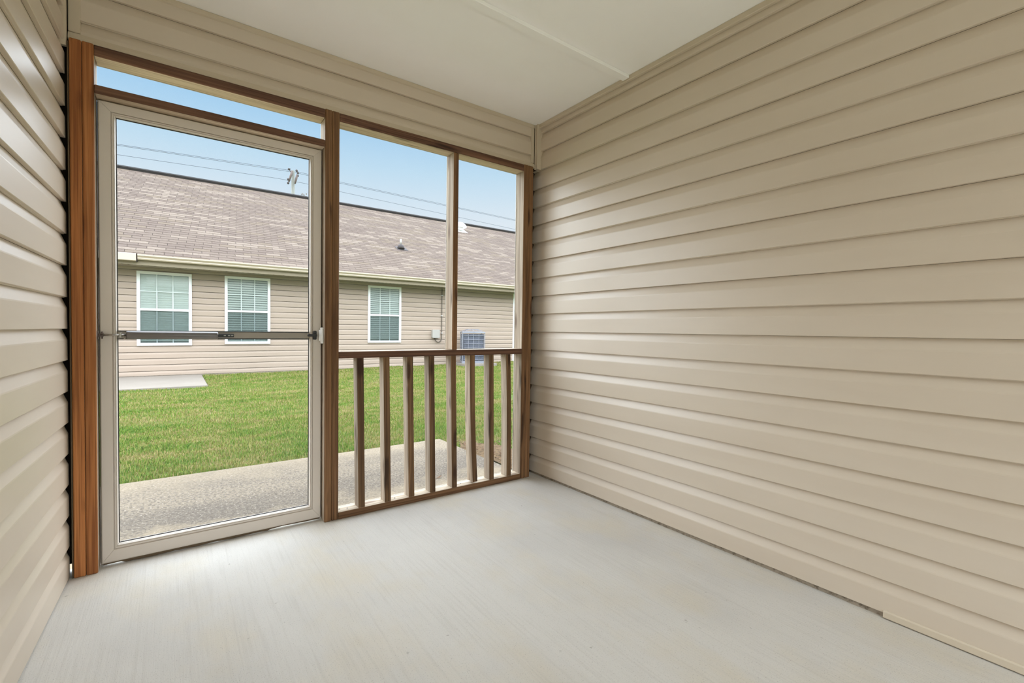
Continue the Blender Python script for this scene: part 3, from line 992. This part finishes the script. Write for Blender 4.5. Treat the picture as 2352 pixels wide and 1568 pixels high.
# utility box with conduit
box = empty('electrical_box', (5.97, HY, 0.79), 'small grey electrical box with looping conduit on the far siding', 'electrical box')
build('enclosure', MB().box(5.862, 6.078, HY - 0.10, HY - 0.014, 0.795, 1.015, 0.006), m_box, box)
build('lid', MB().box(5.858, 6.082, HY - 0.112, HY - 0.1005, 0.79, 1.022, 0.004), m_box, box)
build('gland', MB().tube([(5.955, HY - 0.055, 0.7945), (5.955, HY - 0.055, 0.765)], [0.028, 0.022], 12), m_black, box)
pts = [(6.180, HY - 0.032, 2.19), (6.178, HY - 0.032, 1.5), (6.176, HY - 0.032, 0.92)]
for k in range(1, 13):
    a = math.pi * k / 12
    pts.append((6.0655 + 0.1105 * math.cos(a), HY - 0.04 - 0.012 * k / 12, 0.80 - 0.13 * math.sin(a) + 0.0))
pts[-1] = (5.955, HY - 0.055, 0.768)
build('conduit', MB().tube(pts, 0.011, 8), m_cond, box)
mb = MB()
for z in (0.93, 1.42, 2.0):
    mb.box(6.150, 6.206, HY - 0.046, HY - 0.0135, z - 0.007, z + 0.007)
build('conduit_strap', mb, m_white, box)

# air conditioning condenser
ax0, ax1, ay0, ay1, az0, az1 = 6.53, 7.17, 10.98, 11.60, 0.10, 0.975
ac = empty('air_conditioner', (6.85, 11.29, 0.08), 'grey outdoor air conditioning condenser standing by the far house wall', 'air conditioner')
build('coil', MB().box(ax0 + 0.03, ax1 - 0.03, ay0 + 0.03, ay1 - 0.03, az0 + 0.06, az1 - 0.06), m_coil, ac)
for cx in (ax0, ax1 - 0.022):
    for cy_ in (ay0, ay1 - 0.022):
        build('corner_post', MB().box(cx, cx + 0.022, cy_, cy_ + 0.022, az0 + 0.0605, az1 - 0.0405, 0.004), m_ac, ac)
build('base_pan', MB().box(ax0, ax1, ay0, ay1, az0, az0 + 0.06, 0.008), m_ac, ac)
build('top_cover', MB().box(ax0 - 0.006, ax1 + 0.006, ay0 - 0.006, ay1 + 0.006, az1 - 0.04, az1, 0.012), m_ac, ac)
mb = MB()
for k in range(7):
    z = az0 + 0.10 + k * 0.112
    mb.tube([(ax0 + 0.04, ay0 + 0.012, z), (ax1 - 0.04, ay0 + 0.012, z)], 0.006, 6)
    mb.tube([(ax0 + 0.012, ay0 + 0.04, z), (ax0 + 0.012, ay1 - 0.04, z)], 0.006, 6)
for k in (0.27, 0.5, 0.73):
    x = ax0 + k * (ax1 - ax0)
    mb.tube([(x, ay0 + 0.018, az0 + 0.06), (x, ay0 + 0.018, az1 - 0.06)], 0.006, 6)
    y = ay0 + k * (ay1 - ay0)
    mb.tube([(ax0 + 0.018, y, az0 + 0.06), (ax0 + 0.018, y, az1 - 0.06)], 0.006, 6)
build('wire_grille', mb, m_ac, ac)
mb = MB()
cxx, cyy = (ax0 + ax1) / 2, (ay0 + ay1) / 2
for rr, zz in ((0.08, 0.075), (0.15, 0.068), (0.22, 0.052), (0.28, 0.028), (0.31, 0.004)):
    mb.tube([(cxx + rr * math.cos(a * math.pi / 12), cyy + rr * math.sin(a * math.pi / 12), az1 + zz) for a in range(25)], 0.0035, 6, False)
for k in range(8):
    a = k * math.pi / 4
    mb.tube([(cxx + rr * math.cos(a), cyy + rr * math.sin(a), az1 + zz) for rr, zz in ((0.08, 0.075), (0.15, 0.068), (0.22, 0.052), (0.28, 0.028), (0.31, 0.004))], 0.005, 6)
build('fan_guard', mb, m_ac, ac)
ac.rotation_euler = (0, 0, math.radians(-24))
build('condenser_pad', MB().box(6.40, 7.40, 10.84, 11.76, -0.02, 0.0995, 0.01), m_pad, label='concrete pad under the air conditioning condenser', cat='pad')
build('doorstep_slab', MB().box(-6.0, 0.485, 9.68, 11.86, -0.10, 0.012, 0.01), m_pad, label='pale concrete slab in front of the far house windows', cat='slab')

# roof vents
def roof_pt(x, y):
    return Vector((x, y, EZ + (y - EY) * (RZ - EZ) / (RY - EY)))


pv = roof_pt(5.57, 13.40) + nn * 0.008
vent = empty('plumbing_vent', pv, 'thin white vent pipe in a dark boot low on the roof', 'vent')
mb = MB().prism([(-0.14, -0.12), (0.20, -0.12), (0.20, 0.16), (-0.14, 0.16)], pv + nn * 0.001, (1, 0, 0), u, nn * 0.006)
mb.tube([pv + nn * 0.005, pv + Vector((0, 0, 0.09)), pv + Vector((0, 0, 0.125))], [0.115, 0.085, 0.06], 14)
build('boot', mb, m_leadboot, vent)
build('pipe', MB().tube([pv + Vector((0, 0, 0.124)), pv + Vector((0, 0, 0.29))], 0.030, 12), m_box, vent)
dv = roof_pt(9.13, 16.12) + nn * 0.008
dome = empty('dome_vent', dv, 'white mushroom vent near the ridge of the far roof', 'vent')
build('neck', MB().tube([dv + nn * 0.004, dv + Vector((0, 0, 0.12))], [0.16, 0.13], 16), m_white, dome)
build('flashing', MB().prism([(-0.26, -0.24), (0.26, -0.24), (0.26, 0.24), (-0.26, 0.24)], dv + nn * 0.001, (1, 0, 0), u, nn * 0.004), m_white, dome)
mb = MB().tube([dv + Vector((0, 0, z)) for z in (0.10, 0.115, 0.17, 0.235, 0.285, 0.31, 0.315)], [0.27, 0.285, 0.27, 0.22, 0.14, 0.05, 0.004], 24)
build('hood', mb, m_white, dome)

# ------------------------------------------------------------------ power pole and lines beyond the roof
PY = 40.0
m_white2 = m_white
pole = empty('utility_pole', (7.66, PY, 0), 'weathered utility pole with cutouts rising behind the far roof', 'utility pole')
build('pole', MB().tube([(7.66, PY, -0.3), (7.66, PY, 13.35)], [0.17, 0.115], 12), m_pole, pole)
for xa, za, xb, zb_, dyy in ((7.56, 13.25, 7.31, 12.35, -0.22), (7.93, 13.05, 7.76, 12.30, -0.20)):
    build('cutout_switch', MB().tube([(xa, PY + dyy, za), ((xa + xb) / 2, PY + dyy, (za + zb_) / 2), (xb, PY + dyy, zb_)], [0.075, 0.085, 0.05], 8), m_iron, pole)
for x, z in ((7.27, 12.55), (7.27, 12.27), (7.88, 13.35), (7.97, 13.20), (7.96, 12.98)):
    build('insulator', MB().tube([(x, PY - 0.2, z - 0.09), (x, PY - 0.2, z - 0.03), (x, PY - 0.2, z + 0.03), (x, PY - 0.2, z + 0.09)], [0.05, 0.085, 0.085, 0.04], 10), m_leadboot, pole)
build('top_bracket', MB().box(7.28, 7.44, PY - 0.16, PY + 0.04, 13.36, 13.44).tube([(7.36, PY - 0.05, 13.37), (7.60, PY - 0.05, 13.05)], 0.03, 6), m_leadboot, pole)


def wire(pts, label):
    xs = [p[0] for p in pts]
    zs = [p[1] for p in pts]
    c = np.polyfit(xs, zs, 2)
    c[0] = min(c[0], 0.0) if False else c[0]
    xx = sorted(list(np.linspace(-26, 60, 12)) + xs)
    mb = MB().tube([(x, PY + 0.3, float(np.interp(x, xs, zs)) if xs[0] <= x <= xs[-1] else (zs[0] + (x - xs[0]) * (zs[1] - zs[0]) / (xs[1] - xs[0]) if x < xs[0] else zs[-1] + (x - xs[-1]) * (zs[-1] - zs[-2]) / (xs[-1] - xs[-2]))) for x in xx], 0.017, 5)
    return build('power_line', mb, m_wire, label=label, cat='wire')


wire([(-2.9, 12.93), (6.55, 13.38), (7.9, 13.45), (11.2, 13.28), (29.2, 12.87)], 'topmost thin power line above the far roof')
wire([(-2.9, 12.86), (6.55, 13.28), (7.9, 13.34), (11.2, 13.18), (29.2, 12.78)], 'middle thin power line close below the topmost one')
wire([(-2.9, 12.25), (6.55, 12.62), (8.5, 12.62), (11.2, 12.48), (29.2, 11.86)], 'lowest thin power line nearest the far roof ridge')

# small tree whose tips show over the ridge
tree = empty('bare_tree', (12.6, 60, 0), 'thin tree tips just showing above the far roof ridge', 'tree')
mb = MB().tube([(12.6, 60, -0.2), (12.6, 60, 8), (12.5, 60, 16.6)], [0.25, 0.16, 0.04], 8)
for dx, z, h in ((0.7, 15.2, 2.1), (-0.6, 15.4, 1.2), (1.4, 14.6, 2.4), (-1.2, 14.8, 1.4)):
    mb.tube([(12.55, 60, z - 1.6), (12.55 + dx * 0.7, 60, z), (12.55 + dx, 60, z + h * 0.7)], [0.07, 0.05, 0.02], 6)
build('trunk', mb, m_iron, tree)
mb = MB()
for cx_, cz_ in ((12.5, 16.75), (13.15, 16.7), (11.95, 16.35), (13.9, 16.4), (11.3, 15.9)):
    for i in range(26):
        p = Vector((cx_ + rng.gauss(0, 0.24), 60 + rng.gauss(0, 0.3), cz_ + rng.gauss(-0.3, 0.26)))
        a = rng.uniform(0, 6.28)
        d1_ = Vector((math.cos(a), rng.uniform(-.3, .3), math.sin(a))) * 0.13
        d2_ = Vector((-math.sin(a), rng.uniform(-.3, .3), math.cos(a))) * 0.08
        mb.bm.faces.new([mb.bm.verts.new(q) for q in (p - d1_, p - d2_, p + d1_, p + d2_)])
build('leaves', mb, mat('dull_leaf', srgb(120, 116, 110), 0.8, 0.2), tree, kind='stuff')
